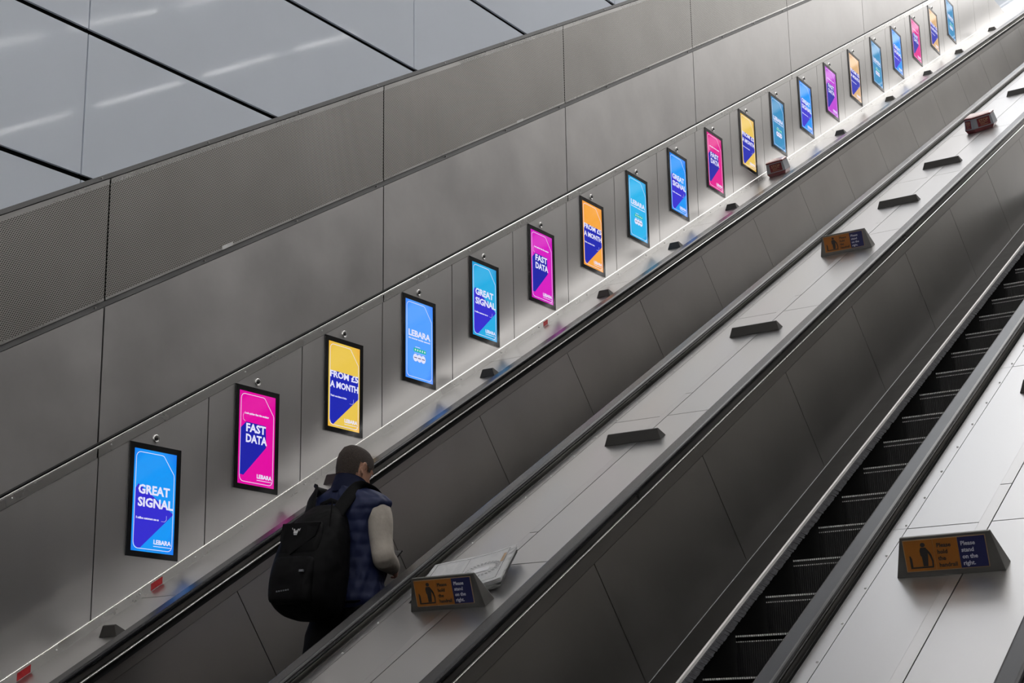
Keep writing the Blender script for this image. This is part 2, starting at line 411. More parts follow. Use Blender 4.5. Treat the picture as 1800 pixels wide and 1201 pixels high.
def escalator(xc, label, phase, ks, pan_phase):
    root = empty('escalator', P(xc, 0, NOSE), SLOPE)
    tag(root, label, 'escalator', 'escalators side by side')
    def part(name, bm, mt, smooth=False):
        bmesh.ops.translate(bm, verts=bm.verts, vec=(0, 0, -NOSE))
        return obj(name, bm, mt, root, smooth=smooth)
    for side in (-1, 1):
        hx = -0.767 if side < 0 else 0.766
        hr = part('handrail', extr(handrail_poly(hx, side), S0, S1), M['rubber'])
        # guide the handrail runs on
        part('handrail_guide', extr([(hx - 0.038, -2.474), (hx + 0.038, -2.474), (hx + 0.036, -2.50), (hx - 0.036, -2.50)], S0, S1), M['guide'])
        # bead and recess under the guide, on the step side
        i0 = hx - side * 0.033
        part('balustrade_bead', extr(sorted_poly([(hx - side * 0.005, -2.507), (i0, -2.507), (i0 - side * 0.002, -2.514), (hx - side * 0.0, -2.514)]), S0, S1), M['guide'])
        part('bright_strip', extr(arc(i0, -2.516, 0.006, 0, 360, 16)[:-1], S0, S1), M['steel_bright'], True)
        part('under_lip', extr(sorted_poly([(hx + side * 0.04, -2.500), (hx - side * 0.012, -2.500), (hx - side * 0.012, -2.530), (hx + side * 0.04, -2.530)]), S0, S1), M['void'])
        # balustrade panels
        bx, tx = side * 0.715, side * 0.803
        L = 1.428
        k0 = math.floor((S0 - pan_phase) / L)
        for k in range(k0 + 1, int((S1 - pan_phase) / L)):
            a, b = pan_phase + L * k + 0.0035, pan_phase + L * (k + 1) - 0.0035
            if b < 2: continue
            bm = bmesh.new()
            prism(bm, sorted_poly([(bx, -3.305), (tx, -2.636), (tx + side * 0.012, -2.636), (bx + side * 0.012, -3.305)]), 's', a, b)
            part('balustrade_panel', bm, M['steel_balustrade'])
        part('panel_head_strip', extr(sorted_poly([(tx, -2.634), (side * 0.812, -2.53), (side * 0.824, -2.53), (tx + side * 0.012, -2.634)]), S0, S1), M['steel_balustrade'])
        part('panel_backing', extr(sorted_poly([(bx + side * 0.013, -3.305), (side * 0.826, -2.53), (side * 0.84, -2.53), (bx + side * 0.03, -3.32)]), S0, S1), M['void'])
        # inner deck, skirt, brush
        part('inner_deck', extr(sorted_poly([(bx + side * 0.004, -3.303), (side * 0.535, -3.280), (side * 0.535, -3.29), (bx + side * 0.004, -3.315)]), S0, S1), M['skirt'])
        part('panel_foot_bead', extr(sorted_poly([(bx - side * 0.003, -3.3015), (bx + side * 0.002, -3.2995), (bx + side * 0.002, -3.306), (bx - side * 0.003, -3.306)]), S0, S1), M['channel'])
        part('skirt_panel', extr(sorted_poly([(side * 0.535, -3.29), (side * 0.530, -3.29), (side * 0.512, -3.7), (side * 0.535, -3.7)]), S0, S1), M['skirt_dark'])
        part('brush_holder', extr(sorted_poly([(side * 0.537, -3.279), (side * 0.529, -3.284), (side * 0.524, -3.305), (side * 0.535, -3.305)]), S0, S1), M['brush_base'])
        # bristles: a thin ragged strip
        bm = bmesh.new()
        s = S0; 
        while s < 22:
            w_ = random.uniform(0.010, 0.022); tip = random.uniform(0.486, 0.494)
            v = [bm.verts.new(p) for p in ((side * 0.526, s, -3.298), (side * 0.526, s + w_, -3.298), (side * tip, s + w_ + 0.004, -3.322), (side * tip, s + 0.004, -3.322))]
            bm.faces.new(v); s += w_ + 0.001
        p_ = part('bristles', bm, M['brush']); p_['kind'] = 'stuff'
    # steps
    for k in ks:
        s = phase + PITCH * k
        o = link('step', STEP, root, (0, s, 0), (-math.radians(30), 0, 0))
    return root
def sorted_poly(p):
    c = (sum(q[0] for q in p) / len(p), sum(q[1] for q in p) / len(p))
    return sorted(p, key=lambda q: math.atan2(q[1] - c[1], q[0] - c[0]))

X1, X2, X3 = -5.59, -3.19, -0.79
S_PERSON = (6.55 + NOSE * 0.5) / C30
escalator(X1, 'escalator beside the screen wall, with the man standing on it', S_PERSON, range(-6, 22), 3.51 * 2.635)
escalator(X2, 'empty escalator in the middle with its dark ribbed steps showing', 7.427, range(-9, 24), 12.046)
escalator(X3, 'escalator at the lower right corner, only its handrail in view', 7.427, range(-9, 2), 12.046)

# ================================================================== DECKS between the escalators
ND = -2.49
JS = [6.065 + 2.08 * k for k in range(-3, 16)]
def deck(xc, label, group='steel decks between the escalators'):
    root = empty('escalator_deck', P(xc, 0, ND), SLOPE); tag(root, label, 'deck', group)
    def strip(name, x0, x1, s0, s1, mt=M['steel_deck'], top=0.0):
        bm = bmesh.new(); box(bm, (x0, s0, -0.02), (x1, s1, top)); bevel(bm, 0.001)
        return obj(name, bm, mt, root)
    bm = bmesh.new(); box(bm, (-0.375, S0, -0.08), (0.375, S1, -0.021)); obj('deck_tray', bm, M['void'], root)
    for k in range(len(JS) - 1):
        a, b = JS[k] + 0.0035, JS[k + 1] - 0.0035
        strip('deck_panel', -0.303, -0.0015, a, b)
        strip('deck_panel', 0.0535, 0.372, a, b)
        strip('cover_strip', -0.001, 0.0485, a + 0.4, b + 0.4, M['steel_cover'])
        strip('edge_strip', -0.372, -0.306, a, b + 0.004)
    # small rivets along the left edge strip
    for k in range(40):
        s = 4.6 + 0.30 * k
        link('rivet', screw, root, (-0.318, s, 0.0))
    return root
deck((X1 + X2) / 2, 'pale steel deck between the man\'s escalator and the middle escalator')
deck((X2 + X3) / 2, 'bright steel deck at the right, between the middle escalator and the corner one')
root = empty('escalator_deck', P(-6.6, 0, ND), SLOPE)
tag(root, 'narrow steel deck along the foot of the screen wall', 'deck', 'steel decks between the escalators')
bm = bmesh.new(); box(bm, (-0.19, S0, -0.08), (0.235, S1, -0.021)); obj('deck_tray', bm, M['void'], root)
for k in range(len(JS) - 1):
    bm = bmesh.new(); box(bm, (-0.1935, JS[k] + 0.0025, -0.02), (0.232, JS[k + 1] - 0.0025, 0)); bevel(bm, 0.001); obj('deck_panel', bm, M['steel_deck'], root)
    bm = bmesh.new(); prism(bm, [(0.135, 0.0), (0.196, 0.0205), (0.196, -0.004), (0.135, -0.004)], 's', JS[k] + 0.001, JS[k + 1] - 0.001); obj('edge_strip', bm, M['steel_mirror'], root)

# ================================================================== WEDGES, SIGNS AND STOP BOXES on the decks
def wedge(name, x0, x1, s, h, lean, depth, inset, label, cat, group, mt, loc_n=ND):
    root = empty(name, P((x0 + x1) / 2, s, loc_n), SLOPE); tag(root, label, cat, group)
    hw = (x1 - x0) / 2
    bm = bmesh.new()
    hull(bm, [(-hw, 0, 0), (hw, 0, 0), (hw, depth, 0), (-hw, depth, 0), (-hw + inset, lean, h), (hw - inset, lean, h), (hw - inset, lean + 0.012, h), (-hw + inset, lean + 0.012, h)])
    bmesh.ops.dissolve_limit(bm, angle_limit=0.02, verts=bm.verts, edges=bm.edges)
    bevel(bm, 0.0025, 2)
    obj('body', bm, mt, root)
    return root
blk = [5.565, 7.69, 9.77, 11.84, 13.41, 14.91, 18.59, 20.77, 22.72, 24.58, 26.83]
names = ['beside the lowest screen', 'just behind the man\'s collar', 'below the second GREAT SIGNAL screen', 'below the orange FROM £5 screen', 'below the white-lettered cyan screen',
         'next below the red STOP box', 'next above the red STOP box', 'second above the red STOP box', 'third above the red STOP box', 'fourth above the red STOP box', 'topmost of all by the glass']
for k, (s, nm) in enumerate(zip(blk, names)):
    wedge('deck_wedge', -6.65, -6.515, s, 0.052, 0.035, 0.075, 0.022, 'short dark wedge on the wall-side deck, ' + nm, 'wedge', 'short wedges on the wall-side deck', M['block'])
for s, nm in ((7.71, 'next above the newspaper'), (9.73, 'below the upper handrail sign'), (13.32, 'above the upper handrail sign'), (14.84, 'next below the red STOP box'), (18.53, 'above the STOP box')):
    wedge('deck_wedge', -4.56, -4.19, s, 0.056, 0.034, 0.072, 0.022, 'long dark wedge across the middle deck, ' + nm, 'wedge', 'long wedges on the middle deck', M['block'])
wedge('deck_wedge', -2.16, -1.79, 7.68, 0.056, 0.034, 0.072, 0.022, 'long dark wedge on the right deck, cut by the right edge', 'wedge', None, M['block'])

def sign(xc, s, label):
    W, H, LEAN = 0.425, 0.152, 0.036
    root = wedge('escalator_sign', xc - W / 2, xc + W / 2, s, H, LEAN, 0.085, 0.036, label, 'sign', 'hold the handrail signs', M['cast'])
    tilt = math.atan2(LEAN, H)
    f = empty('sign_face', (0, 0, 0)); f.parent = root
    # local frame of the face: x right, y up the face
    f.location = (0, -0.0005, 0); f.rotation_euler = (math.pi / 2 - tilt, 0, 0)
    Lh = math.hypot(LEAN, H)
    x0, x1, y0, y1 = -0.164, 0.154, 0.024, Lh - 0.014
    W_ = x1 - x0
    def plate(name, a, b, c, d, mt, z=0.0025):
        bm = bmesh.new(); box(bm, (a, c, 0), (b, d, z)); return obj(name, bm, mt, f)
    plate('plate_edge', x0 - 0.003, x1 + 0.003, y0 - 0.003, y1 + 0.003, M['sign_edge'], 0.0015)
    plate('orange_panel', x0, x0 + W_ * 0.362, y0, y1, M['orange'])
    plate('orange_panel', x0 + W_ * 0.366, x0 + W_ * 0.665, y0, y1, M['orange'])
    plate('blue_panel', x0 + W_ * 0.669, x1, y0, y1, M['navy'])
    H_ = y1 - y0
    # pictogram: a standing figure holding the handrail, on a step
    bm = bmesh.new()
    def q(u, v): return (x0 + u * W_ * 0.362, y0 + v * H_)
    def poly(pts, z0=0.0025, z1=0.0032): prism(bm, [q(*p) for p in pts], 'z', z0, z1)
    poly([(0.655 + 0.085 * math.cos(a), 0.84 + 0.075 * math.sin(a)) for a in [i * math.pi / 5 for i in range(10)]])
    poly([(0.56, 0.75), (0.74, 0.75), (0.80, 0.66), (0.78, 0.45), (0.74, 0.14), (0.58, 0.14), (0.57, 0.45), (0.53, 0.50), (0.52, 0.66)])
    poly([(0.78, 0.70), (0.90, 0.52), (0.95, 0.30), (0.93, 0.10), (0.88, 0.10), (0.89, 0.30), (0.84, 0.48), (0.76, 0.62)])
    poly([(0.20, 0.08), (0.92, 0.08), (0.92, 0.13), (0.20, 0.13)])
    poly([(0.14, 0.08), (0.22, 0.08), (0.22, 0.40), (0.18, 0.50), (0.14, 0.50)])
    obj('pictogram', bm, M['black_print'], f)
    lh = H_ * 0.215
    for i, t in enumerate(('Please', 'hold', 'the', 'handrail')):
        me = text_mesh(t, H_ * 0.19, 0.0005); o = link('lettering', me.copy(), f, (x0 + W_ * 0.405, y1 - H_ * 0.27 - lh * i, 0.003)); o.data.materials.clear(); o.data.materials.append(M['black_print'])
    for i, t in enumerate(('Please', 'stand', 'on the', 'right.')):
        me = text_mesh(t, H_ * 0.19, 0.0005); o = link('lettering', me.copy(), f, (x0 + W_ * 0.70, y1 - H_ * 0.27 - lh * i, 0.003)); o.data.materials.clear(); o.data.materials.append(M['white_print'])
    return root
sign(-4.367, 5.597, 'orange and blue handrail sign in front of the folded newspaper')
sign(-1.986, 5.570, 'orange and blue handrail sign on the bright right deck')
sign(-4.367, 11.80, 'orange and blue handrail sign higher up the middle deck, between two wedges')

def stop_box(plan, s, h, label, faces):
    """plan: (x, s) corners, front apex first; faces: list of (i, j) plan edges that carry a red STOP plate"""
    cx = sum(p[0] for p in plan) / len(plan); cs = sum(p[1] for p in plan) / len(plan)
    root = empty('stop_box', P(cx, cs, ND), SLOPE); tag(root, label, 'emergency stop', 'emergency stop boxes')
    rel = [(p[0] - cx, p[1] - cs) for p in plan]
    def sc_(k, z): return [(x * k, y * k, z) for x, y in rel]
    bm = bmesh.new(); hull(bm, sc_(0.86, 0) + sc_(1.0, h * 0.22)); obj('base', bm, M['stop_red'], root)
    bm = bmesh.new(); hull(bm, sc_(1.0, h * 0.22) + sc_(0.90, h * 0.86)); bevel(bm, 0.003); obj('body', bm, M['stop_grey'], root)
    bm = bmesh.new(); hull(bm, sc_(0.93, h * 0.86) + sc_(0.91, h * 0.95)); bevel(bm, 0.003); obj('rim', bm, M['stop_red'], root)
    bm = bmesh.new(); hull(bm, sc_(0.90, h * 0.95) + sc_(0.80, h * 1.0)); obj('lid', bm, M['stop_lid'], root)
    for i, j, u0, u1 in faces:
        a0, b0 = Vector((*rel[i], h * 0.22)), Vector((*rel[j], h * 0.22))
        a1, b1 = Vector((rel[i][0] * .9, rel[i][1] * .9, h * 0.86)), Vector((rel[j][0] * .9, rel[j][1] * .9, h * 0.86))
        ex = (b0 - a0).normalized(); ey = (((a1 + b1) - (a0 + b0)) / 2); Lh = ey.length; ey = (ey - ex * ey.dot(ex)).normalized(); ez = ex.cross(ey)
        f = empty('face_plate', (0, 0, 0)); f.parent = root
        o_ = (a0 + b0) / 2 + ez * 0.001
        f.matrix_local = Matrix(((ex.x, ey.x, ez.x, o_.x), (ex.y, ey.y, ez.y, o_.y), (ex.z, ey.z, ez.z, o_.z), (0, 0, 0, 1)))
        L = (b0 - a0).length
        X0, X1_ = (u0 - 0.5) * L, (u1 - 0.5) * L
        bm = bmesh.new(); box(bm, (X0, Lh * 0.10, 0), (X1_, Lh * 0.90, 0.002)); obj('red_plate', bm, M['stop_red'], f)
        me = text_mesh('STOP', Lh * 0.36, 0.0008, 'LEFT', 0.0006, (X1_ - X0) * 0.74)
        o = link('lettering', me.copy(), f, (X0 + (X1_ - X0) * 0.13, Lh * 0.52, 0.0024)); o.data.materials.clear(); o.data.materials.append(M['sign_edge'])
        bm = bmesh.new()
        for q_ in (0.42, 0.32, 0.20): box(bm, (X0 + (X1_ - X0) * 0.2, Lh * q_, 0.002), (X0 + (X1_ - X0) * (0.8 - (0.25 if q_ == 0.32 else 0)), Lh * (q_ + 0.035), 0.0028))
        o = obj('small_print', bm, M['sign_edge'], f); o['kind'] = 'stuff'
    return root
stop_box([(-6.735, 16.44), (-6.545, 16.52), (-6.545, 16.68), (-6.735, 16.68)], 16.5, 0.165, 'red and grey STOP box on the narrow deck under the screens', [(0, 1, 0.22, 0.86)])
stop_box([(-4.42, 16.39), (-4.245, 16.52), (-4.245, 16.68), (-4.52, 16.68), (-4.52, 16.42)], 16.5, 0.165, 'red and grey STOP box on the middle deck near the right edge', [(0, 1, 0.24, 0.86), (4, 0, 0.15, 0.75)])

# ================================================================== NEWSPAPER behind the lower sign
news = empty('newspaper', P(-4.43, 5.94, ND + 0.002), SLOPE)
tag(news, 'folded newspaper lying on the middle deck behind the handrail sign', 'newspaper')
PA = [Vector((-0.30, 0.135)), Vector((0.165, 0.205)), Vector((0.265, -0.155)), Vector((-0.215, -0.235))]   # back left, back right, front right, front left
def pp(u, v): return PA[3] * ((1 - u) * (1 - v)) + PA[2] * (u * (1 - v)) + PA[0] * ((1 - u) * v) + PA[1] * (u * v)
def lift(u, v, k): return 0.004 * k + 0.004 + 0.045 * max(0, u - 0.35) ** 1.6 * (0.35 + v) + 0.012 * math.sin(u * 3.0 + 0.5) * v + (0.022 * (u ** 3) * k / 5)
for k in range(6):
    bm = bmesh.new(); n_ = 10
    grid = [[None] * (n_ + 1) for _ in range(n_ + 1)]
    sh = Vector((random.uniform(-0.006, 0.006), -0.004 * (5 - k) + random.uniform(-0.002, 0.002)))
    for i in range(n_ + 1):
        for j in range(n_ + 1):
            q_ = pp(i / n_, j / n_) + sh; grid[i][j] = bm.verts.new((q_.x, q_.y, lift(i / n_, j / n_, k)))
    for i in range(n_):
        for j in range(n_): bm.faces.new((grid[i][j], grid[i + 1][j], grid[i + 1][j + 1], grid[i][j + 1]))
    bmesh.ops.solidify(bm, geom=bm.faces[:], thickness=0.0012)
    obj('sheet', bm, M['paper'], news, smooth=True)
def on_page(name, quads, mt):
    bm = bmesh.new()
    for (u0, v0, u1, v1) in quads:
        k = max(1, int(abs(u1 - u0) * 12)); vs = []
        for i in range(k + 1):
            u = u0 + (u1 - u0) * i / k
            for v in (v0, v1):
                q_ = pp(u, v); vs.append(bm.verts.new((q_.x, q_.y, lift(u, v, 5) + 0.0022)))
        for i in range(k): bm.faces.new((vs[2 * i], vs[2 * i + 2], vs[2 * i + 3], vs[2 * i + 1]))
    o = obj(name, bm, mt, news); return o
lines = [(0.06, 0.06, 0.94, 0.068), (0.06, 0.93, 0.94, 0.938), (0.06, 0.06, 0.066, 0.93), (0.934, 0.06, 0.94, 0.93), (0.46, 0.08, 0.463, 0.92)]
on_page('page_rule', lines, M['ink'])
cols = [(0.09 + 0.12 * c + 0.0, 0.898 - 0.028 * r, 0.09 + 0.12 * c + 0.10 * random.uniform(0.8, 1), 0.905 - 0.028 * r) for c in range(3) for r in range(26)]
o = on_page('print_columns', cols, M['ink_pale']); o['kind'] = 'stuff'
ell = []
for a in range(28):
    for rx, ry in ((0.20, 0.20), (0.17, 0.165)):
        an = a / 28 * 2 * math.pi
        ell.append((0.70 + rx * math.cos(an) - 0.014, 0.46 + ry * math.sin(an) - 0.006, 0.70 + rx * math.cos(an) + 0.014, 0.46 + ry * math.sin(an) + 0.006))
on_page('drawing_outline', ell, M['ink'])
on_page('drawing_wash', [(0.60, 0.40, 0.78, 0.52), (0.52, 0.48, 0.56, 0.55)], M['ink_pale'])
on_page('tan_print', [(0.89, 0.55, 0.925, 0.80)], M['ink_tan'])
o = on_page('small_print', [(0.62 + 0.07 * random.random(), 0.14 + 0.03 * r, 0.74 + 0.1 * random.random(), 0.15 + 0.03 * r) for r in range(4)] + [(0.72, 0.80 + 0.03 * r, 0.80, 0.812 + 0.03 * r) for r in range(3)], M['ink_pale']); o['kind'] = 'stuff'

# ================================================================== ADVERTISING SCREENS
DW, DH, FW, FH = 0.336, 0.590, 0.406, 0.657
STR = 1.0
def lin(c): return tuple(((v / 255) / 12.92 if v <= 10 else (((v / 255) + 0.055) / 1.055) ** 2.4) for v in c)
COL = {
 'blue': ((20, 150, 245), (0, 84, 228)), 'magenta': ((226, 0, 158), (204, 0, 150)), 'yellow': ((232, 196, 78), (236, 160, 40)), 'sky': ((84, 160, 255), (0, 100, 240)),
 'teal': ((36, 172, 226), (20, 120, 190)), 'violet': ((214, 20, 190), (180, 10, 180)), 'orange': ((246, 166, 62), (236, 140, 50)), 'cyan': ((40, 180, 235), (10, 120, 190)),
 'pink': ((226, 20, 140), (200, 10, 120)), 'gold': ((232, 196, 90), (220, 160, 60)), 'sea': ((48, 140, 190), (30, 110, 180)), 'tan': ((220, 176, 120), (214, 160, 100)), 'purple': ((190, 60, 210), (170, 40, 200)),
}
SM = {k: emis('screen_' + k, lin(a), STR, lin(b)) for k, (a, b) in COL.items()}
SH = {'GREAT': emis('shade_violet', lin((52, 44, 205)), STR), 'FAST': emis('shade_blue', lin((24, 30, 165)), STR), 'FROM': emis('shade_royal', lin((24, 36, 175)), STR)}
WHITE = emis('screen_white', lin((226, 226, 250)), STR); TEAL = emis('screen_star_green', lin((0, 182, 150)), STR)
INK = emis('screen_ink', lin((70, 70, 110)), STR)
def to_yz(me, u, v, d):
    """copy of a flat lettering mesh laid on the display (u right along +y, v up), d in front"""
    c = me.copy()
    for vv in c.vertices: vv.co = Vector((d + vv.co.z, vv.co.x + u, vv.co.y + v))
    return c
def U(u): return (u - 0.5) * DW
def V(v): return (0.5 - v) * DH            # v is measured down from the top
def flat(polys, d, mt, name):
    bm = bmesh.new()
    for p in polys: prism(bm, [(U(a), V(b)) for a, b in p], 'x', d, d + 0.0004)
    return from_bm(name, bm, mt)
def line_mesh(pts, wd, d, mt, name, closed=False):
    bm = bmesh.new(); P2 = [Vector((U(a), V(b))) for a, b in pts]; n_ = len(P2)
    for i in range(n_ if closed else n_ - 1):
        a, b = P2[i], P2[(i + 1) % n_]; t = (b - a).normalized(); q = Vector((-t.y, t.x)) * wd / 2; a = a - t * wd * .3; b = b + t * wd * .3
        prism(bm, [tuple(a + q), tuple(a - q), tuple(b - q), tuple(b + q)], 'x', d, d + 0.0004)
    return from_bm(name, bm, mt)
def rnd(cx, cy, r, a0, a1):
    return [(cx + r * math.cos(math.radians(a0 + (a1 - a0) * i / 4)), cy - r * DW / DH * math.sin(math.radians(a0 + (a1 - a0) * i / 4))) for i in range(5)]
border = rnd(0.15, 0.03 + 0.057, 0.10, 180, 90) + [(0.66, 0.03), (0.70, 0.038), (0.945, 0.205), (0.955, 0.225)] + rnd(0.855, 0.972 - 0.057, 0.10, 0, -90) + rnd(0.15, 0.972 - 0.057, 0.10, -90, -180)
D1, D2, D3 = 0.0006, 0.0012, 0.0018
def head(t, u0, u1, vb, cap):
    me = text_mesh(t, cap * DH / 0.70, 0.035 * cap * DH / 0.70, 'LEFT', 0.0002, (u1 - u0) * DW)
    return to_yz(me, U(u0), V(vb), D3)
def fin(me, mt):
    me.materials.clear(); me.materials.append(mt); return me
KIT = {}
logo = [('logo_lettering', fin(head('LEBARA', 0.52, 0.93, 0.915, 0.042), WHITE)), ('logo_underline', line_mesh([(0.52, 0.937), (0.93, 0.937)], 0.0035, D3, WHITE, 'logo_underline'))]
bord = ('border_line', line_mesh(border, 0.0034, D2, WHITE, 'border_line', True))
foot = ('foot_print', line_mesh([(0.34, 0.984), (0.70, 0.984)], 0.0016, D2, INK, 'foot_print'))
tail_r = ('tail_line', line_mesh([(0.80, 0.625), (0.80, 0.665), (0.76, 0.685), (0.68, 0.685)], 0.0014, D3, WHITE, 'tail_line'))
KIT['GREAT'] = [('long_shadow', flat([[(0.055, 0.395), (0.12, 0.345), (0.97, 0.60), (0.215, 0.965), (0.15, 0.968), (0.085, 0.945), (0.055, 0.90)]], D1, SH['GREAT'], 'long_shadow')),
    ('headline_lettering', fin(head('GREAT', 0.12, 0.86, 0.435, 0.085), WHITE)), ('headline_lettering', fin(head('SIGNAL', 0.12, 0.95, 0.560, 0.085), WHITE)),
    ('caption_lettering', fin(head('5 million customers use us', 0.09, 0.62, 0.685, 0.021), WHITE)), tail_r, bord, foot] + logo
KIT['FAST'] = [('long_shadow', flat([[(0.055, 0.405), (0.20, 0.33), (0.74, 0.335), (0.76, 0.57), (0.155, 0.905), (0.055, 0.90)]], D1, SH['FAST'], 'long_shadow')),
    ('headline_lettering', fin(head('FAST', 0.20, 0.74, 0.430, 0.085), WHITE)), ('headline_lettering', fin(head('DATA', 0.20, 0.78, 0.545, 0.085), WHITE)),
    ('caption_lettering', fin(head('Look quicker than this escalator', 0.16, 0.82, 0.245, 0.021), WHITE)), ('tail_line', line_mesh([(0.14, 0.235), (0.11, 0.27), (0.12, 0.31), (0.17, 0.325)], 0.0014, D3, WHITE, 'tail_line')), bord, foot] + logo
KIT['FROM'] = [('long_shadow', flat([[(0.055, 0.34), (0.955, 0.345), (0.975, 0.60), (0.165, 0.968), (0.10, 0.955), (0.055, 0.91)]], D1, SH['FROM'], 'long_shadow')),
    ('headline_lettering', fin(head('FROM £5', 0.055, 0.945, 0.415, 0.072), WHITE)), ('headline_lettering', fin(head('A MONTH', 0.055, 0.945, 0.535, 0.072), WHITE)),
    ('caption_lettering', fin(head("That's one latte in Soho", 0.07, 0.58, 0.645, 0.020), WHITE)), tail_r, bord, foot] + logo
def circle(cx, cy, r, k=16): return [(cx + r * math.cos(i * 2 * math.pi / k), cy + r * DW / DH * math.sin(i * 2 * math.pi / k)) for i in range(k)]
def star(cx, cy, r):
    return [(cx + (r if i % 2 == 0 else r * 0.42) * math.sin(i * math.pi / 5), cy - (r if i % 2 == 0 else r * 0.42) * DW / DH * math.cos(i * math.pi / 5)) for i in range(10)]
def stars():
    bm = bmesh.new()
    for i in range(5):
        p = star(0.355 + 0.085 * i, 0.622, 0.034); c = bm.verts.new((D3, U(0.355 + 0.085 * i), V(0.622)))
        vs = [bm.verts.new((D3, U(a), V(b))) for a, b in p]
        for j in range(10): bm.faces.new((c, vs[j], vs[(j + 1) % 10]))
    return from_bm('star_row', bm, WHITE)
KIT['NAME'] = [('headline_lettering', fin(head('LEBARA', 0.11, 0.90, 0.455, 0.075), WHITE)), ('tagline_lettering', fin(head('the smarter mobile network', 0.11, 0.90, 0.495, 0.020), WHITE)),
    ('rating_bar', flat([[(0.30, 0.60), (0.74, 0.60), (0.74, 0.645), (0.30, 0.645)]], D2, TEAL, 'rating_bar')), ('star_row', stars()), ('rating_print', line_mesh([(0.36, 0.585), (0.52, 0.585)], 0.004, D2, WHITE, 'rating_print')),
    ('rating_print', line_mesh([(0.32, 0.662), (0.72, 0.662)], 0.0016, D2, WHITE, 'rating_print'))]
for cx in (0.36, 0.50, 0.64):
    KIT['NAME'] += [('round_badge', flat([circle(cx, 0.722, 0.085)], D2 + 0.0001 * (cx * 10), WHITE, 'round_badge')), ('badge_print', line_mesh([(cx - 0.045, 0.722), (cx + 0.045, 0.722)], 0.006, D3 + 0.0008, INK, 'badge_print'))]
KIT['NAME'] += [bord]
bm = bmesh.new()
for a, b, c, d in ((-FW / 2, -DW / 2, -FH / 2, FH / 2), (DW / 2, FW / 2, -FH / 2, FH / 2), (-DW / 2, DW / 2, -FH / 2, -DH / 2), (-DW / 2, DW / 2, DH / 2, FH / 2)):
    box(bm, (0.0, a, c), (0.008, b, d))
bmesh.ops.remove_doubles(bm, verts=bm.verts, dist=1e-5)
frame_me = from_bm('frame', bm, M['frame'])
bm = bmesh.new(); box(bm, (0.001, -DW / 2, -DH / 2), (0.0055, DW / 2, DH / 2)); disp_me = from_bm('display', bm, M['frame'])
SEQ = [('GREAT', 'blue'), ('FAST', 'magenta'), ('FROM', 'yellow'), ('NAME', 'sky'), ('GREAT', 'teal'), ('FAST', 'violet'), ('FROM', 'orange'), ('NAME', 'cyan'), ('GREAT', 'blue'), ('FAST', 'pink'),
       ('FROM', 'gold'), ('NAME', 'sea'), ('GREAT', 'blue'), ('FAST', 'purple'), ('FROM', 'tan'), ('NAME', 'sea'), ('GREAT', 'blue'), ('FAST', 'pink'), ('FROM', 'tan'), ('NAME', 'sea')]
WORDS = {'GREAT': 'reading GREAT SIGNAL', 'FAST': 'reading FAST DATA', 'FROM': 'reading FROM £5 A MONTH', 'NAME': 'with name, stars and round badges'}
CW = {'sky': 'sky blue', 'gold': 'pale yellow', 'sea': 'sea blue', 'violet': 'violet pink', 'pink': 'deep pink'}
bm = bmesh.new()
prev = None
for (r, x) in ((0.026, 0.0), (0.026, 0.004), (0.020, 0.009), (0.017, 0.006), (0.009, 0.006)):
    ring = [bm.verts.new((x, r * math.cos(i * math.pi / 10), r * math.sin(i * math.pi / 10))) for i in range(20)]
    if prev: [bm.faces.new((prev[i], prev[(i + 1) % 20], ring[(i + 1) % 20], ring[i])) for i in range(20)]
    prev = ring
lock_ring = from_bm('ring', bm, M['steel_bright'], True)
bm = bmesh.new(); bmesh.ops.create_cone(bm, cap_ends=True, segments=12, radius1=0.010, radius2=0.009, depth=0.006)
bmesh.ops.rotate(bm, verts=bm.verts, cent=(0, 0, 0), matrix=Matrix.Rotation(math.pi / 2, 3, 'Y')); lock_core = from_bm('barrel', bm, M['void'])
for k, (kind, col) in enumerate(SEQ):
    y0 = YS[k]; yc = y0 + FW / 2; zt = Zyn(y0, -1.655); zc = zt - FH / 2
    t = empty('advertising_screen', (XW, yc, zc))
    pos = 'lowest of the row' if k == 0 else ('topmost of the row' if k == 19 else '%s up from the bottom' % ORD[k])
    tag(t, 'lit %s screen %s, %s' % (CW.get(col, col), WORDS[kind], pos), 'screen', 'advertising screens up the wall')
    link('frame', frame_me, t)
    dm = disp_me.copy(); dm.materials.clear(); dm.materials.append(SM[col])
    d = link('display', dm, t)
    for nm, me in KIT[kind]: link(nm, me, d, (0.0055, 0, 0))
    l = empty('wall_lock', (XW, y0 + 0.205, zt + 0.042))
    tag(l, 'round chrome lock in the steel above the %s screen from the bottom' % ORD[k], 'lock', 'locks above the screens')
    link('ring', lock_ring, l); link('barrel', lock_core, l, (0.007, 0, 0))
l = empty('wall_lock', (XW, YS[19] + PER + 0.205, Zyn(YS[19] + PER, -1.655) + 0.042)); tag(l, 'round lock in the bare steel past the topmost screen', 'lock', 'locks above the screens')
link('ring', lock_ring, l); link('barrel', lock_core, l, (0.007, 0, 0))

